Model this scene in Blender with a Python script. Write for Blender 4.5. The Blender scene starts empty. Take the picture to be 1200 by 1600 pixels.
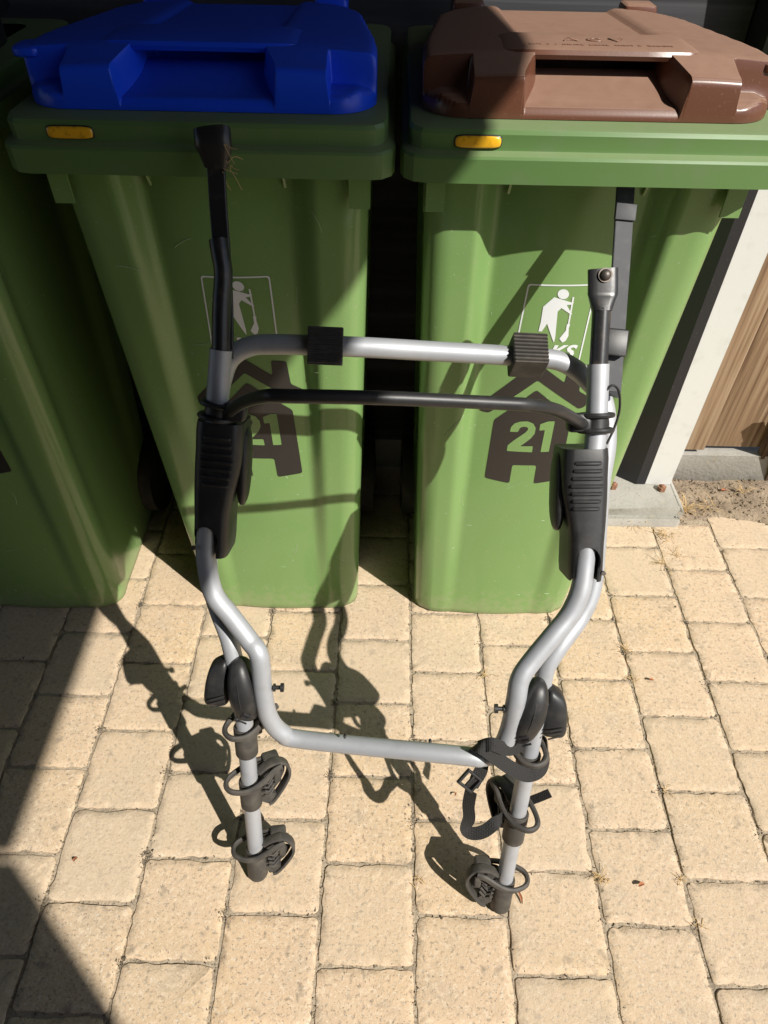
import bpy, bmesh, math, random
import numpy as np
from mathutils import Vector, Matrix
random.seed(7); rng = np.random.default_rng(7)

# ------------------------------------------------------------------ camera, sky, sun, exposure
scene = bpy.context.scene
CAM_H, FPX = 1.27, 1088.0                       # eye height (m), focal length in photo pixels (1600 high)
PITCH, ROLL = math.radians(45.5), math.radians(-1.17)
SUN_AZ, SUN_EL = math.radians(137.5), math.radians(45.3)   # direction in which shadows fall, elevation
fwd = np.array([0, math.cos(PITCH), -math.sin(PITCH)]); rgt = np.array([1.0, 0, 0]); dwn = np.cross(fwd, rgt)
cr, sr = math.cos(ROLL), math.sin(ROLL)
CR = np.array([rgt*cr + dwn*sr, -rgt*sr + dwn*cr, fwd])
CAMP = np.array([0, 0, CAM_H])
cam = bpy.data.cameras.new('camera'); camo = bpy.data.objects.new('camera', cam); scene.collection.objects.link(camo)
cam.sensor_fit = 'VERTICAL'; cam.sensor_height = 24; cam.sensor_width = 18; cam.lens = 24*FPX/1600
cam.clip_start = 0.02; cam.clip_end = 500
M3 = Matrix([[CR[0][i], -CR[1][i], -CR[2][i]] for i in range(3)])
camo.matrix_world = Matrix.Translation(CAMP) @ M3.to_4x4()
scene.camera = camo
world = bpy.data.worlds.new('World'); scene.world = world; world.use_nodes = True
wn = world.node_tree; bg = wn.nodes['Background']
sky = wn.nodes.new('ShaderNodeTexSky'); sky.sky_type = 'NISHITA'; sky.sun_disc = False
sky.sun_elevation = SUN_EL
tosun = (-math.cos(SUN_AZ), -math.sin(SUN_AZ))
sky.sun_rotation = math.atan2(tosun[0], tosun[1])
wn.links.new(sky.outputs[0], bg.inputs[0]); bg.inputs[1].default_value = 0.075
sl = bpy.data.lights.new('sun', 'SUN'); sl.energy = 5.0; sl.angle = math.radians(0.53); sl.color = (1, 0.955, 0.88)
so = bpy.data.objects.new('sun', sl); scene.collection.objects.link(so)
Ld = Vector((math.cos(SUN_AZ)*math.cos(SUN_EL), math.sin(SUN_AZ)*math.cos(SUN_EL), -math.sin(SUN_EL)))
so.rotation_euler = Ld.to_track_quat('-Z', 'Y').to_euler(); so.location = (3, -3, 5)
scene.view_settings.view_transform = 'Standard'; scene.view_settings.look = 'None'
scene.view_settings.gamma = 1; scene.view_settings.exposure = 0.42
scene.render.engine = 'CYCLES'
scene.render.resolution_x, scene.render.resolution_y = 768, 1024
scene.cycles.max_bounces = 8

# ------------------------------------------------------------------ survey helpers: photo point + known plane -> place in the yard
def ray(px, py):
    return CR.T @ np.array([(px-600)/FPX, (py-800)/FPX, 1.0])
def on(px, py, n, k):
    d = ray(px, py); n = np.array(n, float); return CAMP + d*((k - n@CAMP)/(n@d))
def gz(px, py, z=0.0): return on(px, py, (0,0,1), z)
def gy(px, py, y): return on(px, py, (0,1,0), y)

# ------------------------------------------------------------------ mesh helpers
COL = scene.collection
def link(name, me, mat=None, parent=None, smooth=False, loc=None):
    o = bpy.data.objects.new(name, me); COL.objects.link(o)
    if mat is not None:
        me.materials.clear(); me.materials.append(mat)
    if parent is not None: o.parent = parent
    if loc is not None: o.location = loc
    if smooth:
        for p in me.polygons: p.use_smooth = True
    return o
def mesh(vs, fs):
    me = bpy.data.meshes.new('m'); me.from_pydata([tuple(map(float, v)) for v in vs], [], fs); me.update(); return me
def join(parts):
    vs, fs = [], []
    for v, f in parts:
        o = len(vs); vs += [tuple(x) for x in v]; fs += [tuple(i+o for i in q) for q in f]
    return vs, fs
def fixn(me):
    bm = bmesh.new(); bm.from_mesh(me); bmesh.ops.recalc_face_normals(bm, faces=bm.faces); bm.to_mesh(me); bm.free(); return me
def empty(name, loc=(0,0,0), label=None, cat=None, group=None):
    o = bpy.data.objects.new(name, None); COL.objects.link(o); o.location = loc; o.empty_display_size = .05
    tag(o, label, cat, group); return o
def tag(o, label=None, cat=None, group=None, kind=None):
    if label: o['label'] = label
    if cat: o['category'] = cat
    if group: o['group'] = group
    if kind: o['kind'] = kind
    return o
def tri_smooth(pts, n=6):
    """Catmull-Rom through points, n samples a span"""
    P = [np.array(p, float) for p in pts]; P = [2*P[0]-P[1]] + P + [2*P[-1]-P[-2]]; out = []
    for i in range(1, len(P)-2):
        a, b, c, d = P[i-1:i+3]
        for k in range(n):
            t = k/n
            out.append(.5*((2*b) + (c-a)*t + (2*a-5*b+4*c-d)*t*t + (3*b-a-3*c+d)*t**3))
    out.append(P[-2]); return out
def sweep(path, prof, up=None, cap=True, closed=False, scale=None):
    """sweep a closed 2-D profile [(a,b)] along path with parallel transport"""
    P = [np.array(p, float) for p in path]; n = len(P); T = []
    for i in range(n):
        if closed: t = P[(i+1)%n]-P[i-1]
        else: t = P[min(i+1,n-1)]-P[max(i-1,0)]
        T.append(t/np.linalg.norm(t))
    u = np.array(up if up is not None else ((0,0,1) if abs(T[0][2])<.9 else (0,1,0)), float)
    vs, fs = [], []; m = len(prof)
    for i in range(n):
        if up is not None and not callable(up): u = np.array(up, float)
        u = u - T[i]*(u@T[i]); u /= np.linalg.norm(u); w = np.cross(T[i], u)
        s = scale(i/(n-1)) if scale else (1,1)
        for a, b in prof: vs.append(P[i] + w*a*s[0] + u*b*s[1])
    for i in range(n if closed else n-1):
        j = (i+1) % n
        for k in range(m):
            l = (k+1) % m; fs.append((i*m+k, i*m+l, j*m+l, j*m+k))
    if cap and not closed:
        fs.append(tuple(range(m))[::-1]); fs.append(tuple((n-1)*m+k for k in range(m)))
    return vs, fs
def along(A, B):
    d = np.array(B)-np.array(A); return d/np.linalg.norm(d)
def circ(r, n=14, r2=None): return [(r*math.cos(2*math.pi*i/n), (r2 or r)*math.sin(2*math.pi*i/n)) for i in range(n)]
def rrect(w, h, r, n=4):
    out = []
    for cx, cy, a in ((w/2-r,h/2-r,0),(-w/2+r,h/2-r,90),(-w/2+r,-h/2+r,180),(w/2-r,-h/2+r,270)):
        for k in range(n+1):
            t = math.radians(a+90*k/n); out.append((cx+r*math.cos(t), cy+r*math.sin(t)))
    return out
def tube(path, r, n=14, **k): return sweep(path, circ(r, n), **k)
def box(c, s, ax=None, bev=0.0):
    """bevelled box; ax = 3x3 rows local axes"""
    A = np.eye(3) if ax is None else np.array(ax, float); c = np.array(c, float)
    if bev <= 0:
        vs = [c + A.T@(np.array((x,y,z))*np.array(s)/2) for x in (-1,1) for y in (-1,1) for z in (-1,1)]
        fs = [(0,1,3,2),(4,6,7,5),(0,4,5,1),(2,3,7,6),(0,2,6,4),(1,5,7,3)]
        return vs, fs
    pr = lambda i: rrect(s[0]-2*i, s[1]-2*i, max(bev-i, 1e-4), 3)
    vs, fs = [], []; m = len(pr(0)); L = [(-s[2]/2, bev), (-s[2]/2+bev*.3, bev*.3), (-s[2]/2+bev, 0), (s[2]/2-bev, 0), (s[2]/2-bev*.3, bev*.3), (s[2]/2, bev)]
    for z, i in L:
        for a, b in pr(i*.95): vs.append(c + A.T@np.array((a, b, z)))
    for i in range(len(L)-1):
        for k in range(m):
            l = (k+1) % m; fs.append((i*m+k, i*m+l, (i+1)*m+l, (i+1)*m+k))
    fs.append(tuple(range(m))[::-1]); fs.append(tuple((len(L)-1)*m+k for k in range(m)))
    return vs, fs
def ellips(c, r, ax=None, n=18, m=12, power=1.0):
    A = np.eye(3) if ax is None else np.array(ax, float); c = np.array(c, float); vs, fs = [], []
    sg = lambda v: math.copysign(abs(v)**power, v)
    for i in range(m+1):
        ph = -math.pi/2 + math.pi*i/m
        for j in range(n):
            th = 2*math.pi*j/n
            p = np.array((r[0]*sg(math.cos(ph))*sg(math.cos(th)), r[1]*sg(math.cos(ph))*sg(math.sin(th)), r[2]*sg(math.sin(ph))))
            vs.append(c + A.T@p)
    for i in range(m):
        for j in range(n):
            l = (j+1) % n; fs.append((i*n+j, i*n+l, (i+1)*n+l, (i+1)*n+j))
    return vs, fs
def extrude(poly3, normal, t):
    """closed 3-D outline extruded by t along normal, both caps"""
    nrm = np.array(normal, float); nrm /= np.linalg.norm(nrm); m = len(poly3)
    vs = [np.array(p) for p in poly3] + [np.array(p)+nrm*t for p in poly3]
    fs = [tuple(range(m)), tuple(range(2*m-1, m-1, -1))] + [(k, (k+1)%m, m+(k+1)%m, m+k) for k in range(m)]
    return vs, fs
def part(name, vf, mat, parent, smooth=True, angle=40):
    me = fixn(mesh(*vf)); o = link(name, me, mat, parent, smooth)
    if smooth:
        me.set_sharp_from_angle(angle=math.radians(angle))
    return o

# ------------------------------------------------------------------ materials
MATS = {}
def mat(name, col, rough=.5, metal=0, spec=.5, noise=None, bump=None, coat=0):
    """noise = list of (scale, detail, colour, low, high, strength); bump = list of (scale, strength, distance)"""
    m = bpy.data.materials.new(name); m.use_nodes = True; nt = m.node_tree; b = nt.nodes['Principled BSDF']
    b.inputs['Roughness'].default_value = rough; b.inputs['Metallic'].default_value = metal
    b.inputs['Specular IOR Level'].default_value = spec; b.inputs['Coat Weight'].default_value = coat
    tc = nt.nodes.new('ShaderNodeTexCoord'); cur = None
    rgb = nt.nodes.new('ShaderNodeRGB'); rgb.outputs[0].default_value = (*col, 1); cur = rgb.outputs[0]
    for (sc, det, c2, lo, hi, st) in (noise or []):
        nz = nt.nodes.new('ShaderNodeTexNoise'); nz.inputs['Scale'].default_value = sc; nz.inputs['Detail'].default_value = det
        nt.links.new(tc.outputs['Object'], nz.inputs['Vector'])
        mr = nt.nodes.new('ShaderNodeMapRange'); mr.inputs['From Min'].default_value = lo; mr.inputs['From Max'].default_value = hi
        mr.inputs['To Max'].default_value = st; nt.links.new(nz.outputs[0], mr.inputs['Value'])
        mx = nt.nodes.new('ShaderNodeMix'); mx.data_type = 'RGBA'; mx.inputs[7].default_value = (*c2, 1)
        nt.links.new(mr.outputs[0], mx.inputs[0]); nt.links.new(cur, mx.inputs[6]); cur = mx.outputs[2]
    nt.links.new(cur, b.inputs['Base Color'])
    nrm = None
    for (sc, st, di) in (bump or []):
        nz = nt.nodes.new('ShaderNodeTexNoise'); nz.inputs['Scale'].default_value = sc; nz.inputs['Detail'].default_value = 3
        nt.links.new(tc.outputs['Object'], nz.inputs['Vector'])
        bp = nt.nodes.new('ShaderNodeBump'); bp.inputs['Strength'].default_value = st; bp.inputs['Distance'].default_value = di
        nt.links.new(nz.outputs[0], bp.inputs['Height'])
        if nrm: nt.links.new(nrm, bp.inputs['Normal'])
        nrm = bp.outputs[0]
    if nrm: nt.links.new(nrm, b.inputs['Normal'])
    m['cur'] = 1; MATS[name] = m; return m
def add_random(m, c2, amt):
    """per-object tone shift"""
    nt = m.node_tree; b = nt.nodes['Principled BSDF']; src = b.inputs['Base Color'].links[0].from_socket
    oi = nt.nodes.new('ShaderNodeObjectInfo'); ml = nt.nodes.new('ShaderNodeMath'); ml.operation = 'MULTIPLY'; ml.inputs[1].default_value = amt
    nt.links.new(oi.outputs['Random'], ml.inputs[0])
    mx = nt.nodes.new('ShaderNodeMix'); mx.data_type = 'RGBA'; mx.inputs[7].default_value = (*c2, 1)
    nt.links.new(ml.outputs[0], mx.inputs[0]); nt.links.new(src, mx.inputs[6]); nt.links.new(mx.outputs[2], b.inputs['Base Color'])
def dust(m, col, amt, lo=.55, rough=.75):
    """settled dust on upward faces, broken by noise"""
    nt = m.node_tree; b = nt.nodes['Principled BSDF']; src = b.inputs['Base Color'].links[0].from_socket
    g = nt.nodes.new('ShaderNodeNewGeometry'); sp = nt.nodes.new('ShaderNodeSeparateXYZ'); nt.links.new(g.outputs['True Normal'], sp.inputs[0])
    mr = nt.nodes.new('ShaderNodeMapRange'); mr.inputs['From Min'].default_value = lo; mr.inputs['From Max'].default_value = .97; nt.links.new(sp.outputs[2], mr.inputs[0])
    tc = nt.nodes.new('ShaderNodeTexCoord'); nz = nt.nodes.new('ShaderNodeTexNoise'); nz.inputs['Scale'].default_value = 60; nz.inputs['Detail'].default_value = 8
    nt.links.new(tc.outputs['Object'], nz.inputs['Vector'])
    m2 = nt.nodes.new('ShaderNodeMapRange'); m2.inputs['From Min'].default_value = .3; m2.inputs['From Max'].default_value = .75; m2.inputs['To Min'].default_value = .8*amt; m2.inputs['To Max'].default_value = amt
    nt.links.new(nz.outputs[0], m2.inputs[0])
    ml = nt.nodes.new('ShaderNodeMath'); ml.operation = 'MULTIPLY'; nt.links.new(mr.outputs[0], ml.inputs[0]); nt.links.new(m2.outputs[0], ml.inputs[1])
    mx = nt.nodes.new('ShaderNodeMix'); mx.data_type = 'RGBA'; mx.inputs[7].default_value = (*col, 1)
    nt.links.new(ml.outputs[0], mx.inputs[0]); nt.links.new(src, mx.inputs[6]); nt.links.new(mx.outputs[2], b.inputs['Base Color'])
    r = nt.nodes.new('ShaderNodeMapRange'); r.inputs['To Min'].default_value = b.inputs['Roughness'].default_value; r.inputs['To Max'].default_value = rough
    nt.links.new(ml.outputs[0], r.inputs[0]); nt.links.new(r.outputs[0], b.inputs['Roughness'])

m_stone = mat('paver_concrete', (.535,.400,.268), .93, spec=.2,
    noise=[(3.1,4,(.54,.39,.225),.46,.68,.75),(1.7,3,(.46,.365,.26),.5,.7,.6),(14,5,(.41,.33,.24),.5,.72,.6),(110,4,(.62,.50,.36),.52,.66,.65),(150,4,(.25,.195,.14),.565,.66,.8),(330,2,(.13,.10,.075),.62,.70,.8),(300,2,(.66,.60,.50),.60,.70,.7),(38,6,(.22,.18,.135),.61,.72,.65)],
    bump=[(190,.42,.0016),(360,.4,.0010),(30,.22,.0022)])
for l_ in list(m_stone.node_tree.links):               # grain runs on from the yard's own coordinates, so no two stones match
    if l_.from_node.type == 'TEX_COORD':
        g_ = m_stone.node_tree.nodes.get('Geo') or m_stone.node_tree.nodes.new('ShaderNodeNewGeometry'); g_.name = 'Geo'
        m_stone.node_tree.links.new(g_.outputs['Position'], l_.to_socket)
add_random(m_stone, (.49,.40,.29), .5)
m_sand = mat('joint_sand', (.36,.295,.215), .97, spec=.1, noise=[(40,5,(.17,.14,.105),.48,.68,.75),(300,3,(.45,.38,.28),.58,.7,.7)], bump=[(220,.9,.003),(50,.6,.004)])
m_soil = mat('dry_soil', (.30,.235,.165), .97, spec=.1, noise=[(12,5,(.17,.13,.095),.42,.65,.8),(240,3,(.40,.34,.27),.58,.7,.8),(90,4,(.11,.085,.06),.58,.7,.7)], bump=[(160,.9,.004),(30,.6,.008)])
m_conc = mat('footing_concrete', (.36,.345,.31), .93, spec=.2, noise=[(9,5,(.26,.25,.215),.45,.68,.7),(150,3,(.20,.185,.16),.6,.72,.6),(40,4,(.42,.36,.24),.62,.75,.5)], bump=[(120,.5,.002),(25,.4,.004)])
m_green = mat('green_plastic', (.165,.290,.092), .21, spec=.5, noise=[(3,3,(.185,.30,.105),.4,.7,.7),(700,1,(.36,.42,.31),.70,.75,.6),(160,2,(.34,.41,.28),.715,.75,.55),(7,6,(.19,.28,.12),.52,.75,.4)], bump=[(350,.03,.0006),(9,.06,.004)])
def splash(m, col, top, amt):
    nt = m.node_tree; b = nt.nodes['Principled BSDF']; src = b.inputs['Base Color'].links[0].from_socket
    tc = nt.nodes.new('ShaderNodeTexCoord'); sp = nt.nodes.new('ShaderNodeSeparateXYZ'); nt.links.new(tc.outputs['Object'], sp.inputs[0])
    mr = nt.nodes.new('ShaderNodeMapRange'); mr.inputs['From Min'].default_value = top; mr.inputs['From Max'].default_value = 0; nt.links.new(sp.outputs[2], mr.inputs[0])
    nz = nt.nodes.new('ShaderNodeTexNoise'); nz.inputs['Scale'].default_value = 70; nz.inputs['Detail'].default_value = 7; nt.links.new(tc.outputs['Object'], nz.inputs['Vector'])
    ad = nt.nodes.new('ShaderNodeMath'); ad.operation = 'MULTIPLY_ADD'; ad.inputs[1].default_value = .42; ad.inputs[2].default_value = -.62; nt.links.new(mr.outputs[0], ad.inputs[0])
    a2 = nt.nodes.new('ShaderNodeMath'); a2.operation = 'ADD'; nt.links.new(ad.outputs[0], a2.inputs[0]); nt.links.new(nz.outputs[0], a2.inputs[1])
    m2 = nt.nodes.new('ShaderNodeMapRange'); m2.inputs['From Max'].default_value = .22; m2.inputs['To Max'].default_value = amt; nt.links.new(a2.outputs[0], m2.inputs[0])
    mx = nt.nodes.new('ShaderNodeMix'); mx.data_type = 'RGBA'; mx.inputs[7].default_value = (*col, 1); nt.links.new(m2.outputs[0], mx.inputs[0]); nt.links.new(src, mx.inputs[6]); nt.links.new(mx.outputs[2], b.inputs['Base Color'])
splash(m_green, (.30,.30,.18), .10, .32)
m_rim = mat('green_rim_plastic', (.105,.195,.062), .38, spec=.45, noise=[(30,5,(.13,.19,.09),.5,.75,.5)], bump=[(60,.05,.001)])
dust(m_rim, (.19,.22,.12), .6, .6, .8)
m_blue = mat('blue_plastic', (.010,.08,.88), .36, spec=.45, bump=[(300,.05,.0006)])
dust(m_blue, (.03,.08,.42), .5, .7, .75)
m_brown = mat('brown_plastic', (.115,.045,.026), .30, spec=.5, noise=[(500,2,(.22,.13,.09),.66,.72,.6)], bump=[(300,.06,.0006)])
dust(m_brown, (.27,.165,.115), .8, .62, .8)
m_yel = mat('amber_reflector', (.78,.42,.02), .25, spec=.6, noise=[(120,3,(.3,.14,.01),.55,.7,.6)])
m_alu = mat('silver_tube_paint', (.385,.40,.425), .50, metal=.35, noise=[(60,5,(.33,.335,.34),.5,.75,.6),(9,4,(.45,.46,.475),.45,.7,.6),(420,2,(.25,.24,.23),.70,.76,.4)], bump=[(260,.06,.0004)])
m_blk = mat('black_plastic', (.017,.017,.0175), .45, spec=.5, noise=[(45,5,(.045,.043,.04),.5,.75,.6),(500,2,(.10,.095,.085),.68,.76,.5)], bump=[(420,.12,.0005)])
m_dusty = mat('dusty_black_rubber', (.048,.044,.039), .62, spec=.4, noise=[(50,5,(.10,.088,.073),.45,.7,.7),(450,2,(.17,.15,.12),.68,.76,.6)], bump=[(300,.15,.0007)])
m_steel = mat('black_painted_steel', (.020,.020,.021), .34, spec=.55, noise=[(70,5,(.07,.055,.04),.56,.75,.7)], bump=[(200,.1,.0005)])
m_grey = mat('worn_grey_strip', (.055,.057,.061), .6, spec=.35, noise=[(60,5,(.10,.10,.10),.5,.75,.6)], bump=[(200,.1,.0004)])
m_bolt = mat('bolt_steel', (.12,.105,.095), .5, metal=.7, noise=[(200,3,(.12,.08,.05),.5,.7,.7)])
m_rust = mat('rusty_bolt', (.26,.13,.075), .8, noise=[(200,4,(.14,.06,.03),.45,.65,.8)], bump=[(300,.5,.001)])
m_web = mat('black_webbing', (.022,.021,.020), .75, spec=.3)
m_white = mat('white_paint', (.60,.60,.58), .6, noise=[(30,5,(.50,.495,.47),.55,.75,.6),(260,2,(.45,.44,.40),.70,.76,.5)], bump=[(90,.2,.0012)])
m_print = mat('white_print', (.70,.73,.74), .5)
m_decal = mat('black_decal', (.024,.021,.019), .42, noise=[(600,1,(.2,.2,.18),.75,.79,.5)])
m_scratch = mat('scuffed_plastic', (.33,.42,.26), .6)
m_tyre = mat('wheel_rubber', (.022,.021,.02), .8, noise=[(30,4,(.06,.05,.04),.45,.7,.7)])
m_leaf = mat('dry_leaf', (.33,.12,.05), .8, noise=[(150,3,(.2,.07,.03),.4,.7,.8)])
m_straw = mat('dry_grass', (.48,.33,.15), .85)
def wood(name, c1, c2, c3, rough, axis, sc=1.0, paint=False):
    m = bpy.data.materials.new(name); m.use_nodes = True; nt = m.node_tree; b = nt.nodes['Principled BSDF']; b.inputs['Roughness'].default_value = rough
    b.inputs['Specular IOR Level'].default_value = .3
    tc = nt.nodes.new('ShaderNodeTexCoord'); mp = nt.nodes.new('ShaderNodeMapping')
    s = [34*sc, 34*sc, 34*sc]; s[axis] = .9*sc; mp.inputs['Scale'].default_value = s; nt.links.new(tc.outputs['Object'], mp.inputs[0])
    oi = nt.nodes.new('ShaderNodeObjectInfo'); vm = nt.nodes.new('ShaderNodeVectorMath'); vm.operation = 'ADD'
    cb = nt.nodes.new('ShaderNodeCombineXYZ'); m1 = nt.nodes.new('ShaderNodeMath'); m1.operation = 'MULTIPLY'; m1.inputs[1].default_value = 90
    nt.links.new(oi.outputs['Random'], m1.inputs[0])
    for i in range(3): nt.links.new(m1.outputs[0], cb.inputs[i])
    nt.links.new(mp.outputs[0], vm.inputs[0]); nt.links.new(cb.outputs[0], vm.inputs[1])
    n1 = nt.nodes.new('ShaderNodeTexNoise'); n1.inputs['Scale'].default_value = 1.0; n1.inputs['Detail'].default_value = 6; n1.inputs['Distortion'].default_value = .25
    nt.links.new(vm.outputs[0], n1.inputs['Vector'])
    cr_ = nt.nodes.new('ShaderNodeValToRGB'); e = cr_.color_ramp.elements
    e[0].position = .33; e[0].color = (*c1,1); e[1].position = .68; e[1].color = (*c3,1); k = e.new(.5); k.color = (*c2,1)
    nt.links.new(n1.outputs[0], cr_.inputs[0]); nt.links.new(cr_.outputs[0], b.inputs['Base Color'])
    bp = nt.nodes.new('ShaderNodeBump'); bp.inputs['Strength'].default_value = .55; bp.inputs['Distance'].default_value = .003
    nt.links.new(n1.outputs[0], bp.inputs['Height']); nt.links.new(bp.outputs[0], b.inputs['Normal'])
    return m
m_blackwood = wood('black_stained_board', (.018,.018,.020), (.038,.038,.043), (.075,.075,.083), .7, 0)
m_blackpost = mat('black_post_paint', (.014,.014,.017), .5, noise=[(160,3,(.06,.06,.06),.66,.75,.6)], bump=[(60,.2,.001)])
m_fence = wood('weathered_fence_board', (.12,.068,.038), (.27,.18,.105), (.37,.275,.18), .85, 2, 2.2)
m_stake = wood('old_stake_wood', (.05,.03,.018), (.10,.062,.038), (.19,.15,.11), .85, 2, 1.2)
m_house = mat('house_render', (.05,.042,.036), .9, noise=[(6,4,(.04,.034,.03),.4,.7,.6)], bump=[(80,.3,.003)])
m_roofm = mat('roof_boarding', (.075,.06,.05), .85, noise=[(8,4,(.05,.04,.035),.4,.7,.6)])

# ------------------------------------------------------------------ ground and paving
g = link('ground', mesh([(-60,-60,-.03),(60,-60,-.03),(60,60,-.03),(-60,60,-.03)], [(0,1,2,3)]), m_soil); tag(g, 'bare earth around the paved yard', 'ground', kind='structure')
# bed of jointing sand, a little uneven, under the stones
def sheet(x0, x1, y0, y1, n, m, zf):
    vs = [(x0+(x1-x0)*i/n, y0+(y1-y0)*j/m) for j in range(m+1) for i in range(n+1)]
    vs = [(x, y, zf(x, y)) for x, y in vs]
    fs = [(j*(n+1)+i, j*(n+1)+i+1, (j+1)*(n+1)+i+1, (j+1)*(n+1)+i) for j in range(m) for i in range(n)]
    return vs, fs
def nz2(x, y, s): return math.sin(x*s*1.3+y*s*.7+1)*math.sin(y*s*1.1-x*s*.5+2.3)
pv = part('paving', sheet(-1.75, 2.0, -.75, 1.5, 170, 100, lambda x, y: -.0026+.0006*nz2(x,y,41)+.0005*nz2(y,x,77)), m_sand, None, True)
tag(pv, 'tan tumbled concrete paving of the yard', 'paving', kind='structure')
XL = [-1.619,-1.466,-1.312,-1.158,-1.005,-.851,-.697,-.544,-.395,-.245,-.091,.063,.214,.371,.520,.676,.825,.978,1.131,1.284,1.437,1.59]
Y0 = [.25,.33,.25,.33,.25,.3365,.259,.3365,.256,.325,.254,.328,.247,.319,.238,.319,.240,.319,.24,.319,.24]
def stone_mesh(w, l):
    j = .0026
    pts = []; r0 = .0095
    hw, hl = w/2-j, l/2-j
    for cx, cy, a in ((1,1,0),(-1,1,90),(-1,-1,180),(1,-1,270)):
        r = r0*random.uniform(.55,1.35)
        for k in range(4):
            t = math.radians(a+90*k/3); pts.append((cx*(hw-r)+r*math.cos(t), cy*(hl-r)+r*math.sin(t)))
        nx, ny = {0:(-1,1),90:(-1,-1),180:(1,-1),270:(1,1)}[a]
        wob = random.gauss(0,.0010)
        for k in range(1, 13):
            t = k/13
            if a in (0,180): p = (cx*hw*(1-2*t)*.86, cy*hl)
            else: p = (cx*hw, cy*hl*(1-2*t)*.86)
            pts.append((p[0]+random.gauss(0,.0009)+(wob*math.sin(t*7) if a in (90,270) else 0), p[1]+random.gauss(0,.0009)+(wob*math.sin(t*7) if a in (0,180) else 0)))
    n = len(pts); vs = []
    tz = random.gauss(0, .0004); tx, ty = random.gauss(0,.003), random.gauss(0,.003)
    if random.random() < .2:                                 # a knocked-off corner or edge
        q = random.choice(pts); pts = [(x*(1-.05*math.exp(-((x-q[0])**2+(y-q[1])**2)/.00022)), y*(1-.05*math.exp(-((x-q[0])**2+(y-q[1])**2)/.00022))) for x,y in pts]
    rings = [(1.0,-.045),(1.0,-.0030),(.994,-.0008),(.983,-.0001),(.80,0)]
    for s, z in rings:
        for (x, y) in pts:
            e = 0 if s > .99 and z < -.02 else random.gauss(0,.0004)
            vs.append((x*s+ (random.gauss(0,.0005) if z>-.02 else 0), y*s, z+e+(tz+tx*x+ty*y if z>-.02 else 0)))
    vs.append((0,0,tz)); fs = []
    for i in range(len(rings)-1):
        for k in range(n): fs.append((i*n+k, i*n+(k+1)%n, (i+1)*n+(k+1)%n, (i+1)*n+k))
    c = len(vs)-1; b = (len(rings)-1)*n
    for k in range(n): fs.append((b+k, b+(k+1)%n, c))
    return vs, fs
for i in range(len(XL)-1):
    xa, xb = XL[i], XL[i+1]
    for k in range(-7, 8):
        ya = Y0[i]+.1512*k; yb = ya+.1512; yc = (ya+yb)/2
        if yc < -.55 or yc > 1.42: continue
        if xa > .48 and yb > 1.36: continue                    # soil strip beside the fence
        if xa < -1.0 and yc < -.1: continue
        if xa > 1.3 and yc < 0: continue
        o = part('paving_stone', stone_mesh(xb-xa, .1512), m_stone, pv, True, 60)
        o.location = ((xa+xb)/2, yc, 0); o.rotation_euler = (0,0,random.gauss(0,.004))
# soil at the foot of the fence
def soil_z(x, y):
    e = min(1, max(0, (y-1.205-.022*nz2(x,0,9))/.035)); e2 = min(1, max(0, (x-.50)/.05))
    return -.016+ (.020+.004*nz2(x,y,17)+.003*nz2(y,x,43)+.0015*nz2(x,y,111))*e*e2
so_ = part('soil', sheet(.45, 2.0, 1.1, 1.6, 130, 60, soil_z), m_soil, None, True); tag(so_, 'dry crumbly soil strip along the fence', 'soil', kind='structure')

# grit in the joints (uncountable)
vs, fs = [], []
for _ in range(12000):
    i = random.randrange(len(XL)-1)
    if random.random() < .55:
        x = XL[i]+random.gauss(0,.0038); y = random.uniform(-.2,1.25)
    else:
        x = random.uniform(XL[i], XL[i+1]); y = Y0[i]+.1512*random.randint(-3,6)+random.gauss(0,.0038)
    if x < -1.1 or x > 1.3 or y > 1.3: continue
    s = random.uniform(.0006,.0019); o = len(vs); z = -.0019
    for _k in range(4):
        vs.append((x+random.gauss(0,s), y+random.gauss(0,s), z+abs(random.gauss(0,s))*1.2))
    fs += [(o,o+1,o+2),(o,o+1,o+3),(o,o+2,o+3),(o+1,o+2,o+3)]
for _ in range(70):                                   # little drifts of sand and crumbs where joints meet
    i = random.randrange(5, len(XL)-4); cx = XL[i]; cy = Y0[i]+.1512*random.randint(-1,6); sg = random.uniform(.003,.007)
    for _b in range(random.randint(30,110)):
        x, y = cx+random.gauss(0,sg), cy+random.gauss(0,sg*1.2); s_ = random.uniform(.0005,.0016); o = len(vs); z = random.choice((-.0026,0))
        for _k in range(4): vs.append((x+random.gauss(0,s_), y+random.gauss(0,s_), z+abs(random.gauss(0,s_))*1.1))
        fs += [(o,o+1,o+2),(o,o+1,o+3),(o,o+2,o+3),(o+1,o+2,o+3)]
gr = part('joint_grit', (vs, fs), mat('grit', (.27,.22,.16), .95, noise=[(90,3,(.09,.075,.05),.4,.6,.9),(60,2,(.36,.28,.17),.58,.68,.8)]), pv, False); gr['kind'] = 'stuff'

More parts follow.
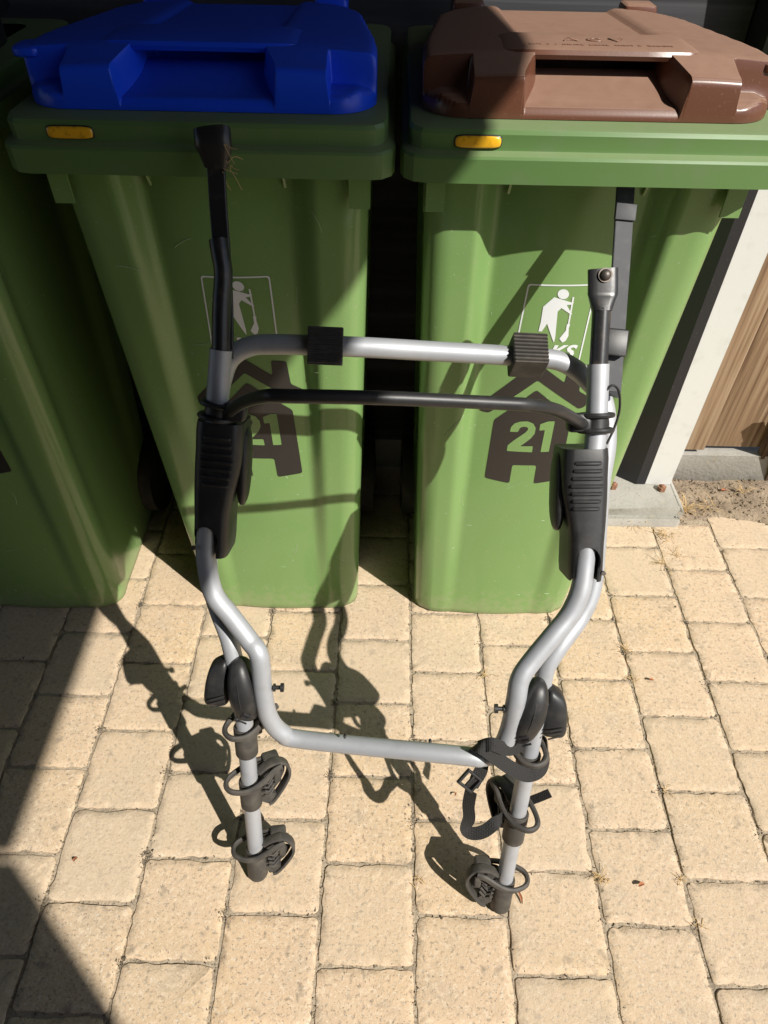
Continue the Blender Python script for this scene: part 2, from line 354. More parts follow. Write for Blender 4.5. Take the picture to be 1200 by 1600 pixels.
# ------------------------------------------------------------------ black shed wall behind the bins (lapped boards)
WY = 1.44
wl = empty('shed_wall', (0,WY,0), 'black stained timber wall of lapped boards behind the bins', 'wall')
bp_ = extrude([(-3.2,0,0),(.668,0,0),(.668,0,2.3),(-3.2,0,2.3)], (0,1,0), .1); part('wall_core', bp_, m_blackpost, wl, False)
bz = .10
bm_me = None
while bz < 2.2:
    prof = [(-.001,0),(-.026,.002),(-.010,.150),(-.001,.150)]
    v0 = [(-3.2,a,b) for a,b in prof]; v1 = [(.60,a,b) for a,b in prof]; m_ = 4
    f_ = [(k,(k+1)%4,4+(k+1)%4,4+k) for k in range(4)] + [(0,1,2,3),(7,6,5,4)]
    if bm_me is None:
        o = part('board', (v0+v1, f_), m_blackwood, wl, False); bm_me = o.data
    else: o = link('board', bm_me, None, wl)
    o.location = (0,0,bz); bz += .143
part('plinth', box((-1.3,-.004,.05), (3.8,.03,.098)), m_conc, wl, False)

# covered passage: roof above and the house wall behind the photographer (they throw the big shade)
RZ = 2.30
rx = -.625 - Ld.x/(-Ld.z)*RZ; ry = .408 - Ld.y/(-Ld.z)*RZ
rf = empty('passage_roof', (0,0,RZ), 'dark timber roof over the passage, above and out of the picture', 'roof')
part('roof_deck', box(((rx-3.2)/2, (ry+WY+.12)/2, .04), (rx+3.2, WY+.12-ry, .08)), m_roofm, rf, False)
for k in range(7):
    part('rafter', box((-2.9+k*.62, (ry+WY)/2, -.062), (.05, WY-ry-.04, .12)), m_roofm, rf, False)
hw_ = empty('house_wall', (0,ry,0), 'rendered house wall behind the photographer, out of the picture', 'wall')
part('wall_face', box(((rx-3.2)/2, -.1, RZ/2-.005), (rx+3.2, .2, RZ-.01)), m_house, hw_, False)

# ------------------------------------------------------------------ gate post on its footing, fence
ft = empty('post_footing', (.66,1.30,0), 'pale concrete footing block under the black and white post', 'footing')
def rough_block(x0,x1,y0,y1,z0,z1,r=.008,seed=1):
    rr = random.Random(seed); vs, fs = box(((x0+x1)/2,(y0+y1)/2,(z0+z1)/2),(x1-x0,y1-y0,z1-z0),None,r)
    return [np.array(v)+np.array([rr.gauss(0,.0022) for _ in range(3)]) for v in vs], fs
part('block', rough_block(-.115,.088,-.070,.16,-.03,.052,.012,3), m_conc, ft, True, 50)
part('toe', rough_block(-.118,.083,-.086,-.05,-.03,.026,.010,4), m_conc, ft, True, 50)
post = empty('corner_post', (0,0,0), 'square post painted black on one edge and white on the face', 'post')
b0 = .052
part('white_face', extrude([(.670,1.318,b0),(.735,1.318,b0),(.735,1.40,b0),(.670,1.40,b0)], (0,0,1), 2.1), m_white, post, False)
part('black_edge', extrude([(.646,1.316,b0+.001),(.6695,1.316,b0+.001),(.6695,1.42,b0+.001),(.604,1.42,b0+.001),(.604,1.346,b0+.001)], (0,0,1), 2.1), m_blackpost, post, False)
for (px, py, lab) in ((1034,763,'rusty anchor bolt beside the foot of the white post'),(958,759,'rusty anchor bolt half hidden by the rack cover')):
    p = gz(px, py, .056); b = empty('anchor_bolt', tuple(p), lab, 'bolt', 'anchor bolts on the footing')
    part('nut', sweep([(0,0,-.006),(0,0,.006)], circ(.011,6)), m_rust, b, False); part('stud', ellips((0,0,.006),(.0065,.0065,.006)), m_rust, b, True)
FY = 1.405
fn = empty('board_fence', (.9,FY,0), 'brown weathered fence of upright boards on a grey concrete plinth', 'fence')
part('plinth', rough_block(-.155,.9,-.014,.05,-.03,.092,.006,8), m_conc, fn, True, 50)
bx = [gy(1062,697,FY)[0], gy(1099,697,FY)[0], gy(1104,697,FY)[0], gy(1192,697,FY)[0]]
edges = [(bx[0]-.03, bx[1], -.012), (bx[1]-.004, bx[3], .004)]
x = bx[3]-.004; t_ = 0
while x < 1.7:
    edges.append((x, x+.145, -.010 if t_ % 2 == 0 else .004)); x += .141; t_ += 1
for (xa, xb, off) in edges:
    v, f = box(((xa+xb)/2-.9, off+.010, 1.005), (xb-xa, .02 , 1.80), None, .003); part('board', (v, f), m_fence, fn, True, 40)
def stake(pa, pb, w, t, lab):
    a, b = np.array(pa), np.array(pb); s = empty('wooden_stake', tuple(a), lab, 'stake', 'old stakes leaning on the fence')
    d = b-a; L = np.linalg.norm(d); d /= L; sx = np.cross(d,(0,1,0)); sx /= np.linalg.norm(sx); sy = np.cross(d, sx)
    v, f = box(d*L/2, (w, t, L), (sx, sy, d), .003)
    part('shaft', ([np.array(q)+np.array([random.gauss(0,.0012) for _ in range(3)]) for q in v], f), m_stake, s, True)
    v, f = box(d*(L*.35)+sx*(w*.2)-sy*(t*.5+.001)*np.sign(sy[1]), (w*.42, .004, L*.62), (sx, sy, d), .001); part('bark_strip', (v,f), m_stake, s, True)
stake(gz(1172,748,-.02), gy(1222,655,1.372), .026, .02, 'dark brown wooden stake leaning at the right edge of the picture')
stake(gz(1192,756,-.02), gy(1240,670,1.355), .02, .014, 'split grey stake with pale edge, right of the dark brown one')

# ------------------------------------------------------------------ wheelie bins
Y0B = .9416; TAP = .041
def bw(z): return .1697+.030*(z/.96)
def amp(z): return .003+.036*(max(z,0)/.95)**1.25
def bulge(u, z): return -.013*max(0,1-u*u)*max(0,1-z/.55)**1.5
def shp(u):
    u = abs(u)
    if u < .49: return .62+.38*(u/.49)**2
    if u < .66:
        t = (u-.49)/.17; return 1-t*t*(3-2*t)
    return 0
RC = .034
def front_y(x, z):
    w = bw(z); y = -TAP*z + amp(z)*shp(x/w) + bulge(x/w,z); d = abs(x)-(w-RC)
    if d > 0: y += RC-math.sqrt(max(0, RC*RC-min(d,RC)**2))
    return y
def body_ring(z, ins=0):
    w = bw(z)-ins; D = .37+.09*z/.96; yf = -TAP*z+ins; r = RC; P = []
    for k in range(57):
        x = -(w-r)+2*(w-r)*k/56; P.append((x, yf+amp(z)*shp(x/w)+bulge(x/w,z)))
    for k in range(1,7):
        t = math.radians(-90+90*k/6); P.append((w-r+r*math.cos(t), yf+r+r*math.sin(t)))
    n = 22
    for k in range(1,n):
        v = k/n; P.append((w-amp(z)*.55*shp((v-.42)*1.55)*(.5 if v>.8 else 1), yf+r+(D-2*r)*v))
    for k in range(0,7):
        t = math.radians(90*k/6); P.append((w-r+r*math.cos(t), yf+D-r+r*math.sin(t)))
    Q = [(-a,b) for a,b in P[57:]][::-1]
    return [(a,b,z) for a,b in P]+[(a,b,z) for a,b in Q]
def make_body():
    rings = [body_ring(0.003,.010), body_ring(0.001,.004), body_ring(.006,0)] + [body_ring(.02+.95*k/30) for k in range(31)]
    m = len(rings[0]); vs = [p for r in rings for p in r]; fs = []
    for i in range(len(rings)-1):
        for k in range(m): fs.append((i*m+k, i*m+(k+1)%m, (i+1)*m+(k+1)%m, (i+1)*m+k))
    fs.append(tuple(range(m))[::-1]); return vs, fs
RW, RF, RB = .2305, -.0886, .455            # rim half width, front, back (local)
def rim_ring(o, z, r=.03):
    w, f, b = RW+o, RF-o, RB+o; P = []
    for cx, cy, a in ((w-r,f+r,-90),(w-r,b-r,0),(-w+r,b-r,90),(-w+r,f+r,180)):
        for k in range(4):
            t = math.radians(a+90*k/3); P.append((cx+r*math.cos(t), cy+r*math.sin(t), z))
    return P
def make_rim():
    L = [(-.055,.972),(-.006,.972),(-.005,.958),(-.003,.956),(0,.957),(.0005,.984),(-.001,.987),(-.009,.991),(-.0095,.994),(-.0088,1.008),(-.011,1.0125),(-.017,1.014),(-.06,1.0145)]
    rings = [rim_ring(o,z, max(.02, .03+o*.3)) for o,z in L]; m = len(rings[0]); vs = [p for r in rings for p in r]; fs = []
    for i in range(len(rings)-1):
        for k in range(m): fs.append((i*m+k, i*m+(k+1)%m, (i+1)*m+(k+1)%m, (i+1)*m+k))
    return vs, fs
sst = lambda t: (lambda c: c*c*(3-2*c))(min(1,max(0,t)))
LB = 1.015
def lid_h(x, y):
    ax = abs(x)
    P = 1.0600+.0130*sst((y+.047)/.06)-.055*max(0,y-.06)-.16*max(0,ax-.10)**1.5
    P -= .005*sst((.088-ax)/.008)*sst((y-.104)/.008)                     # shallow panel behind the handle
    s = 1.0275-.005*sst((-.038-y)/.010)+.0215*sst((y+.040)/.072)-.034*sst((y-.034)/.016)  # hand shelf with a hump
    wl_ = .089-.017*sst((y+.046)/.06)
    m = sst((wl_+.005-ax)/.005)*sst((.088-y)/.005); h = P*(1-m)+s*m
    c = sst((ax-.150)/.004)*sst((.000-y)/.005)                           # corner scoops
    h = h*(1-c)+(1.036-.004*sst((-.03-y)/.01)-.004*sst((ax-.185)/.01))*c
    return h
LF, LBK, LW = -.0466, .355, .207
def lid_hw(y):
    r = .052; w = LW
    if y < LF+r: return w-r+math.sqrt(max(0,r*r-(LF+r-y)**2))
    r2 = .10
    if y > LBK-r2: return w-.026*sst((y-.02)/.3)-r2+math.sqrt(max(0,r2*r2-(y-LBK+r2)**2))
    return w-.026*sst((y-.02)/.3)
def make_lid():
    ys = sorted(set(np.round(np.concatenate([np.linspace(LF,LBK,70), LF+np.array([.001,.003,.006,.009,.013,.018]), LBK-np.array([.001,.004,.009,.015]), np.linspace(.081,.090,9), np.linspace(-.007,.002,8), np.linspace(.102,.114,6)]),4)))
    us = np.concatenate([np.linspace(-.216,.216,84), np.linspace(.087,.096,14), -np.linspace(.087,.096,14), np.linspace(.149,.156,7), -np.linspace(.149,.156,7)]); us = sorted(set(np.round(us,4)))
    rows = []; er = .009
    for y in ys:
        hw = max(lid_hw(y), .02); row = []
        for u in us:
            sh_ = -.017*sst((y+.046)/.06)*sst((abs(u)-.03)/.045)*sst((.14-abs(u))/.04)      # grid lines follow the splayed recess walls
            x = max(-hw, min(hw, u+math.copysign(1, u)*sh_))
            d = min(hw-abs(x), (y-LF)+0, LBK-y)
            # distance to outline near the corners
            e = 1.0 if d >= er else math.sqrt(max(0,1-(1-d/er)**2))
            h = lid_h(x, y); top = h-(1-e)*min(er, h-LB-.002); row.append((x, y, top))
        rows.append(row)
    n, m = len(us), len(ys); vs = [p for r in rows for p in r]
    fs = [(j*n+i, j*n+i+1, (j+1)*n+i+1, (j+1)*n+i) for j in range(m-1) for i in range(n-1)]
    # skirt
    loop = [i for i in range(n)] + [j*n+n-1 for j in range(1,m)] + [(m-1)*n+i for i in range(n-2,-1,-1)] + [j*n for j in range(m-2,0,-1)]
    o = len(vs); vs += [(vs[i][0], vs[i][1], LB) for i in loop]; q = len(loop)
    fs += [(loop[k], o+k, o+(k+1)%q, loop[(k+1)%q]) for k in range(q)]
    return vs, fs
def clean(me):
    bm = bmesh.new(); bm.from_mesh(me); bmesh.ops.remove_doubles(bm, verts=bm.verts, dist=1e-5); bmesh.ops.dissolve_degenerate(bm, edges=bm.edges, dist=1e-6)
    bmesh.ops.recalc_face_normals(bm, faces=bm.faces); bm.to_mesh(me); bm.free()
    for p in me.polygons: p.use_smooth = True
    me.set_sharp_from_angle(angle=math.radians(50)); return me
def flat_poly(loops):
    """filled 2-D outline(s) (outer loop + holes) -> (verts2d, tris)"""
    bm = bmesh.new(); 
    for lp in loops:
        vv = [bm.verts.new((x,0,z)) for x,z in lp]
        for k in range(len(vv)): bm.edges.new((vv[k], vv[(k+1)%len(vv)]))
    bmesh.ops.triangle_fill(bm, use_beauty=True, use_dissolve=False, edges=bm.edges[:]); return bm
def wrap(bm, off):
    """cut a flat print finely and lay it on the curved bin front"""
    xs = [v.co.x for v in bm.verts]; zs = [v.co.z for v in bm.verts]
    for k in np.arange(math.floor(min(xs)/.006)*.006, max(xs), .006):
        bmesh.ops.bisect_plane(bm, geom=bm.verts[:]+bm.edges[:]+bm.faces[:], plane_co=(k,0,0), plane_no=(1,0,0))
    for k in np.arange(math.floor(min(zs)/.03)*.03, max(zs), .03):
        bmesh.ops.bisect_plane(bm, geom=bm.verts[:]+bm.edges[:]+bm.faces[:], plane_co=(0,0,k), plane_no=(0,0,1))
    for v in bm.verts: v.co.y = front_y(v.co.x, v.co.z)-off
    for f in bm.faces:
        f.normal_update()
        if f.normal.y > 0: f.normal_flip()
    me = bpy.data.meshes.new('m'); bm.to_mesh(me); bm.free()
    for p in me.polygons: p.use_smooth = True
    return me
def text_bm(s, size, cx, cz, shear=0, xscale=1, bold=.0):
    cu = bpy.data.curves.new('t','FONT'); cu.body = s; cu.size = size; cu.shear = shear; cu.offset = bold; cu.resolution_u = 3
    cu.align_x = 'CENTER'; cu.align_y = 'CENTER'; cu.space_character = 1.02
    o = bpy.data.objects.new('t', cu); COL.objects.link(o); dg = bpy.context.evaluated_depsgraph_get()
    me = bpy.data.meshes.new_from_object(o.evaluated_get(dg)); bm = bmesh.new(); bm.from_mesh(me)
    for v in bm.verts: v.co = Vector((cx+v.co.x*xscale, 0, cz+v.co.y))
    bpy.data.objects.remove(o); bpy.data.curves.remove(cu); bpy.data.meshes.remove(me)
    bmesh.ops.triangulate(bm, faces=bm.faces[:]); return bm
def rnd(poly, r=.004, n=3):
    """round the corners of a polygon"""
    out = []; m = len(poly)
    for i in range(m):
        a, b, c = (np.array(poly[(i+k)%m], float) for k in (-1,0,1))
        u, v = a-b, c-b; lu, lv = np.linalg.norm(u), np.linalg.norm(v); q = min(r, lu*.45, lv*.45)
        p0, p2 = b+u/lu*q, b+v/lv*q
        for k in range(n+1):
            t = k/n; out.append(tuple((1-t)**2*p0+2*t*(1-t)*b+t*t*p2))
    return out
XCR = .242
def scratch_mesh(seed):
    r = random.Random(seed); parts = []
    for _ in range(26):
        x = r.uniform(-.15,.15); z = r.uniform(.05,.9); th = r.uniform(0,6.28); L_ = r.choice((.004,.006,.01,.03,.05)); cv = r.uniform(-12,12); pts = []
        for k in range(7):
            t = k/6*L_; pts.append((x+math.cos(th+cv*t)*t, z+math.sin(th+cv*t)*t))
        pts = [(a_, front_y(a_,b_)-.0002, b_) for a_,b_ in pts if abs(a_) < .165 and b_ > .02]
        if len(pts) > 3: parts.append(sweep(pts, circ(r.uniform(.00025,.0006),4)))
    return join(parts)
def loc2(px, py):                      # photo point on the right bin's front panel -> local (x, z)
    p = on(px, py, (0,1,TAP-.020), Y0B+.006); return (p[0]-XCR, p[2])
def sticker_parts():
    out = []
    body = [loc2(*q) for q in ((838,607),(893,652),(873,748),(833,752),(838,724),(800,723),(795,751),(757,744),(772,655))]
    roof = [loc2(*q) for q in ((838,563),(882,597),(888,574),(911,577),(905,612),(921,622),(915,637),(905,640),(840,592),(764,645),(750,643),(748,634))]
    out.append(('house_decal', lambda: wrap(flat_poly([rnd(body,.005)]), .0007), m_decal))
    out.append(('roof_decal', lambda: wrap(flat_poly([rnd(roof,.004)]), .0007), m_decal))
    zd = lambda pts: [loc2(700+a_/3.4286, 600+b_/3.4286) for a_, b_ in pts]
    two = zd([(330,247),(336,222),(355,202),(385,192),(425,190),(455,202),(468,226),(462,256),(440,282),(385,322),(452,322),(448,354),(313,348),(318,318),(350,292),(415,248),(428,232),(424,222),(405,218),(385,224),(372,247)])
    one = zd([(492,206),(535,192),(571,193),(538,354),(493,354),(517,238),(487,240)])
    out.append(('house_number', lambda: wrap(flat_poly([rnd(two,.0015,2)]), .0012), m_green))
    out.append(('house_number', lambda: wrap(flat_poly([rnd(one,.0015,2)]), .0012), m_green))
    tl, tr, bl, br_ = (loc2(*q) for q in ((825,443),(934,444),(801,560),(905,566)))
    def inset(k): 
        cx = (tl[0]+tr[0]+bl[0]+br_[0])/4; cz = (tl[1]+tr[1]+bl[1]+br_[1])/4
        pts = [tl,tr,br_,bl]; return [(p[0]-math.copysign(k,p[0]-cx), p[1]-math.copysign(k,p[1]-cz)) for p in pts]
    def frame():
        bm = bmesh.new(); a, b = rnd(inset(0),.005,4), rnd(inset(.0022),.004,4); n = len(a)
        va = [bm.verts.new((x,0,z)) for x,z in a]; vb = [bm.verts.new((x,0,z)) for x,z in b]
        for k in range(n): bm.faces.new((va[k],va[(k+1)%n],vb[(k+1)%n],vb[k]))
        return wrap(bm, .0007)
    out.append(('print_frame', frame, m_print))
    # zoom of the figure: 6.667 px per photo px, origin (780,420)
    q = lambda pts: [loc2(780+a/6.667, 420+b/6.667) for a,b in pts]
    fig = q([(570,285),(660,312),(745,340),(778,345),(745,365),(700,368),(735,430),(760,466),(735,462),(645,398),(605,435),(580,700),(566,758),(548,715),(495,560),(440,640),(405,640),(430,540),(455,385)])
    head = q([(665+60*math.cos(2*math.pi*k/16), 254+52*math.sin(2*math.pi*k/16)) for k in range(16)])
    stick = q([(762,285),(779,288),(728,570),(712,568)])
    brush = q([(702,566),(736,570),(722,610),(718,690),(690,740),(655,757),(640,740),(622,716),(690,635)])
    def figure():
        bm = flat_poly([fig])
        for lp in (head, stick, brush):
            b2 = flat_poly([lp]); tmp = bpy.data.meshes.new('x'); b2.to_mesh(tmp); b2.free(); bm.from_mesh(tmp); bpy.data.meshes.remove(tmp)
        return wrap(bm, .0008)
    out.append(('sweeping_figure', figure, m_print))
    cc = loc2(868,545)
    out.append(('print_letters', lambda: wrap(text_bm('LKS', .030, cc[0], cc[1]-.004, .25, 1.15, .0011), .0008), m_print))
    ci = loc2(818,545)
    out.append(('print_letters', lambda: wrap(text_bm('I', .030, ci[0], ci[1]-.004, .25, 1.15, .0011), .0008), m_print))
    return [(n, f(), m) for n, f, m in out]
STK = sticker_parts()
ME = {}
def cached(key, vf, cl=False):
    if key not in ME:
        ME[key] = mesh(*vf()); clean(ME[key]) if cl else fixn(ME[key])
    return ME[key]
def make_bin(loc, rot, lidmat, label, ear=-1, emboss=False):
    b = empty('wheelie_bin', loc, label, 'bin', 'wheelie bins along the wall'); b.rotation_euler = rot
    bo = link('body', cached('body', make_body, True), m_green, b)
    rm = link('rim', cached('rim', make_rim, True), m_rim, b); rm.data.set_sharp_from_angle(angle=math.radians(24))
    ld = link('lid', cached('lid', make_lid, True).copy(), lidmat, b)
    # handle bar bridging the hand recess
    hv = []
    prof = [(-.008,-.001),(-.0105,.004),(-.008,.0085),(0,.0100),(.075,.0095),(.089,.0075),(.089,-.001)]
    pv_ = [(x, y, z) for x in (-.118,-.112,-.1,-.05,0,.05,.1,.112,.118) for y, z in prof]
    k7 = len(prof); hv = []
    for (x,y,z) in pv_:
        e = max(0, abs(x)-.100)/.018; hv.append((x, .010+y*(1-.30*e*e)+.006*e*e, 1.0655+z*(1-.45*e*e)-.055*max(0,y-.066)))
    hf = [(i*k7+k, i*k7+(k+1)%k7, (i+1)*k7+(k+1)%k7, (i+1)*k7+k) for i in range(8) for k in range(k7)] + [tuple(range(k7)), tuple(8*k7+k for k in range(k7))[::-1]]
    h = part('handle', (hv, hf), lidmat, ld, True, 35)
    if emboss:
        def raised(s, size, y, nm, cx=0, xs=1.0):
            bm = text_bm(s, size, 0, 0, 0, xs, .0002); r = bmesh.ops.extrude_face_region(bm, geom=bm.faces[:])
            for v in [e for e in r['geom'] if isinstance(e, bmesh.types.BMVert)]: v.co.y = .0012
            for v in bm.verts: v.co = Vector((cx+v.co.x, y+v.co.z, 1.0748+v.co.y))
            bmesh.ops.recalc_face_normals(bm, faces=bm.faces[:]); me = bpy.data.meshes.new('m'); bm.to_mesh(me); bm.free(); link(nm, me, lidmat, h)
        raised('A C V', .021, .047, 'embossed_letters', -.004, 1.35)
        rr = random.Random(5); x = -.082; blocks = []
        while x < .085:                      # worn, unreadable line of raised marks
            if rr.random() < .16: x += .006; continue
            w = rr.uniform(.0012,.003); blocks.append(box((x, .022+rr.uniform(-.0007,.0007), 1.0754), (w, rr.uniform(.003,.0055), .0012))); x += w+.0013
        part('worn_marks', join(blocks), lidmat, h, False)
        part('small_crest', join([tube([(.125+.012*math.cos(a), .075+.006*math.sin(a), 1.0700) for a in np.linspace(0,6.28,15)], .0008, 5)]+[box((.112+.0042*k,0.060,1.0706),(.0026,.004,.0016)) for k in range(8)]), lidmat, ld, False)
    # lid ears at the front corners and hinge lugs at the back
    for s in (-1,1):
        if s == ear: part('lid_ear', ellips((s*.203,.016,1.0610),(.017,.022,.0065),None,20,10,.55), lidmat, ld, True)
        part('hinge_lug', box((s*.13,.360,1.050),(.05,.045,.026),None,.006), lidmat, ld, True)
    # reflector
    part('reflector_mount', ellips((-.143,-.0790,1.0005),(.0277,.0030,.0076),None,28,10,.45), m_steel, rm, True); part('reflector', ellips((-.143,-.0795,1.0005),(.0265,.0042,.0066),None,28,10,.45), m_yel, rm, True)
    # gusset ribs below the rim and hanging corner tabs
    for s in (-1,1):
        for xx in (.088,):
            x = s*xx; pts = [(0,.962),(-.030,.962),(-.020,.940),(-.006,.915)]
            fy = front_y(x,.94)+.003
            v = [(x-.0016, fy+a, z) for a,z in pts]+[(x+.0016, fy+a, z) for a,z in pts]
            part('gusset', (v, [(0,1,2,3),(7,6,5,4)]+[(k,(k+1)%4,4+(k+1)%4,4+k) for k in range(4)]), m_green, bo, False)
        part('corner_tab', box((s*.1985,-.028,.935),(.004,.042,.055)), m_green, bo, False)
        part('corner_tab', box((s*.186,-.052,.935),(.024,.0035,.052)), m_green, bo, False)
        wv = sweep([(s*.155,.345,.10),(s*.20,.345,.10)], circ(.10,28)); w = part('wheel', wv, m_tyre, b, True)
        part('hub', sweep([(s*.196,.345,.10),(s*.203,.345,.10)], circ(.045,18)), m_blk, w, True)
    part('axle', tube([(-.2,.345,.10),(.2,.345,.10)], .011), m_steel, b)
    sc_ = part('scratch_marks', scratch_mesh(int(loc[0]*1000)), m_scratch, bo, False); sc_['kind'] = 'stuff'
    for n, me, m in STK:
        link(n, me, None if me.materials else m, bo)
    return b
bin_r = make_bin((XCR,Y0B,0), (0,0,0), m_brown, 'green wheelie bin with brown lid, standing in the sun', ear=1, emboss=True)
bin_c = make_bin((-.226,Y0B+.004,0), (0,0,0), m_blue, 'green wheelie bin with blue lid, between the two others')
bin_l = make_bin((-.752,Y0B-.008,0), (0,0,0), m_blk, 'shaded green wheelie bin cut off by the left edge')

# ------------------------------------------------------------------ bike rack: survey planes of its two sides (upper frame / folded arms)
def LU(px,py,o=0): return on(px,py,(0,1,-.5),.31+o)
def LL(px,py,o=0): return on(px,py,(0,1,-.325),.383+o)
def RU(px,py,o=0): return on(px,py,(0,1,-.685),.195+o)
def RL(px,py,o=0): return on(px,py,(0,1,-.345),.342+o)
def mixp(A, B, t): return A*(1-t)+B*t
NU_L = np.array((0,-1,.5))/math.hypot(1,.5); NL_L = np.array((0,-1,.325))/math.hypot(1,.325)
NU_R = np.array((0,-1,.685))/math.hypot(1,.685); NL_R = np.array((0,-1,.345))/math.hypot(1,.345)
rack = empty('bike_rack', (0,.37,0), 'silver tubular bike carrier with black clamps leaning on the bins', 'bike rack')
def P(name, vf, m, par=None, smooth=True, angle=40):
    vs, fs = vf; par_ = par or rack
    return part(name, ([np.array(v)-np.array((0,.37,0)) for v in vs], fs), m, par_, smooth, angle)
R_ = .0133
# front frame: post - S bend - bottom bar - S bend - post
fl = [LU(345,546), LU(341,600), LU(337,655), LU(331,760), LU(323,840), LU(323,880,-.003), LU(334,928,-.006), mixp(LU(360,962),LL(360,962,-.006),.4), mixp(LU(391,993),LL(391,993),.7)-np.array((0,.008,0)), LL(405,1025,-.016), LL(411,1080,-.016), LL(420,1120,-.014), LL(441,1145,-.010), LL(477,1156,-.008)]
fr_ = [RL(715,1180,-.016), RL(752,1183,-.016), RL(780,1172,-.016), RL(796,1140,-.016), RL(806,1095,-.018), mixp(RU(813,1060),RL(813,1060,-.018),.7), mixp(RU(832,1022),RL(832,1022),.45)-np.array((0,.008,0)), mixp(RU(862,988),RL(862,988),.2)-np.array((0,.006,0)), RU(890,960,-.006), RU(907,922,-.004), RU(913,880), RU(916,840), RU(921,760), RU(930,690), RU(933,630), RU(935,569)]
P('lower_frame', tube(tri_smooth(fl+fr_, 7), R_, 18), m_alu)
# rear frame: hinge - S bend - top bar - S bend - hinge
tb1, tb2 = np.array((-.036,.757,.793)), np.array((.144,.772,.776))
rl = [LL(378,1075,.012), LL(367,1036,.010), mixp(LU(357,995,.03),LL(357,995,.012),.7), LU(341,953,.026), LU(329,912,.036), LU(325,870,.046), LU(328,800,.05), LU(334,700,.05), LU(341,630,.05), LU(347,592,.05), LU(360,560,.05), LU(388,542,.05), LU(430,538,.05)]
rr_ = [RU(830,559,.044), RU(866,562,.044), RU(893,573,.045), RU(920,596,.046), RU(943,628,.046), RU(948,690,.046), RU(938,760,.046), RU(932,850,.044), RU(925,920,.040), RU(906,965,.034), mixp(RU(875,1008,.03),RL(875,1008,.025),.5), RL(853,1045,.022), RL(846,1085,.02)]
topbar = rl + [tb1, (tb1+tb2)/2, tb2] + rr_
P('upper_frame', tube(tri_smooth(topbar, 6), .0126, 18), m_alu)
# dark sleeve of worn tape and remains of lettering under the top bar
for px, w_ in ((598,.014),(628,.011),(645,.004),(653,.003),(667,.005)):
    q = tb1+(tb2-tb1)*((px-560)/220); d_ = along(tb1,tb2); P('worn_lettering', sweep([q-d_*w_/2, q+d_*w_/2], [(.01275*math.cos(t), .01275*math.sin(t)) for t in np.linspace(math.radians(218),math.radians(246),6)]+[(.0115*math.cos(t), .0115*math.sin(t)) for t in np.linspace(math.radians(246),math.radians(218),6)], up=(0,0,1)), m_decal)
# black hoop
hp = [LU(341,648,-.006), gy(352,649,.690), gy(366,637,.650), gy(385,626,.607), gy(415,619,.566), gy(450,619,.557), gy(600,622,.570), gy(780,630,.594), gy(830,633,.604), gy(868,640,.626), gy(896,654,.660), gy(914,664,.690), RU(930,662,-.006)]
P('support_hoop', tube(tri_smooth(hp, 6), .0072, 14), m_blk)
# hoop clamps on both posts
for A, B, nrm, s in ((LU(342,628),LU(338,655),NU_L,-1),(RU(931,645),RU(930,676),NU_R,1)):
    d = along(A,B); c = P('hoop_clamp', tube([A,B], .0158, 18), m_blk)
    for t in (.12,.88):
        q = A*(1-t)+B*t; a = np.cross(d,nrm); a /= np.linalg.norm(a); b = np.cross(a,d)
        P('clamp_ring', tube([q+(a*math.cos(k)*.0205+b*math.sin(k)*.0185) for k in np.linspace(0,2*math.pi,22)[:-1]], .0034, 8, closed=True), m_blk, c)
    q = A*.5+B*.5; a = np.cross(d,nrm); a /= np.linalg.norm(a)
    P('clamp_bracket', box(q-a*s*.0-np.array((s*.022,0,0))+nrm*.004, (.03,.02,.024), (np.array((1.,0,0)), np.cross(d,(1,0,0)), d), .005), m_blk, c)
# insert tubes with flattened bolted ends
il = [LU(345,548,.0), LU(346,480,.002), LU(349,430,.004), LU(345,400,.006), LU(341,375,.010)]
o = P('extension_arm', tube(tri_smooth(il,6), .0108, 16), m_steel)
ir = [RU(935,572), RU(938,520), RU(940,482)]
o = P('extension_arm', join([tube(tri_smooth(ir,5), .0112, 16), sweep(tri_smooth([RU(940,486),RU(941,468),RU(942,452),RU(942,420)],4), rrect(2,2,.6,3), up=NU_R, scale=lambda t: (.0112+.0065*min(1,t*2), .0112-.0055*min(1,t*2)))]), m_steel)
q = RU(943,431)+NU_R*.007
P('bolt', join([sweep([q-NU_R*.004,q+NU_R*.001], circ(.0085,16)), ellips(q+NU_R*.001,(.0068,.0068,.0058),(np.array((1.,0,0)),np.cross(NU_R,(1,0,0)),NU_R))]), m_bolt, o)
# flat hook strips
def strip(pts, w, t, nrm): return sweep(pts, rrect(w,t,t*.3,2), up=nrm)
sr1 = [gy(955,612,.730), gy(957,600,.735), gy(966,470,.800), gy(973,370,.848), gy(977,300,.884), gy(979,280,.892)]
o = P('hook_strip', strip(tri_smooth(sr1,4), .0225, .005, NU_R), m_grey, None, True, 15)
A, B = gy(961,514,.772), gy(956,556,.750); d = along(A,B)
P('strip_clip', box((A+B)/2+NU_R*.003, (.031,.013,np.linalg.norm(B-A)), (np.cross(NU_R,d), NU_R, d), .002), m_blk, o, True)
A, B = gy(978,319,.872), gy(975,345,.859); d = along(A,B)
P('strip_ferrule', box((A+B)/2+NU_R*.0015, (.0255,.0065,np.linalg.norm(B-A)), (np.cross(NU_R,d), NU_R, d), .001), m_grey, o, True)
sl1 = [gy(352,560,.725), gy(351,480,.752), gy(347,400,.778), gy(341,320,.803), gy(337,250,.824), gy(334,225,.830)]
o = P('hook_strip', strip(tri_smooth(sl1,4), .0205, .005, NU_L), m_steel, None, True, 15)
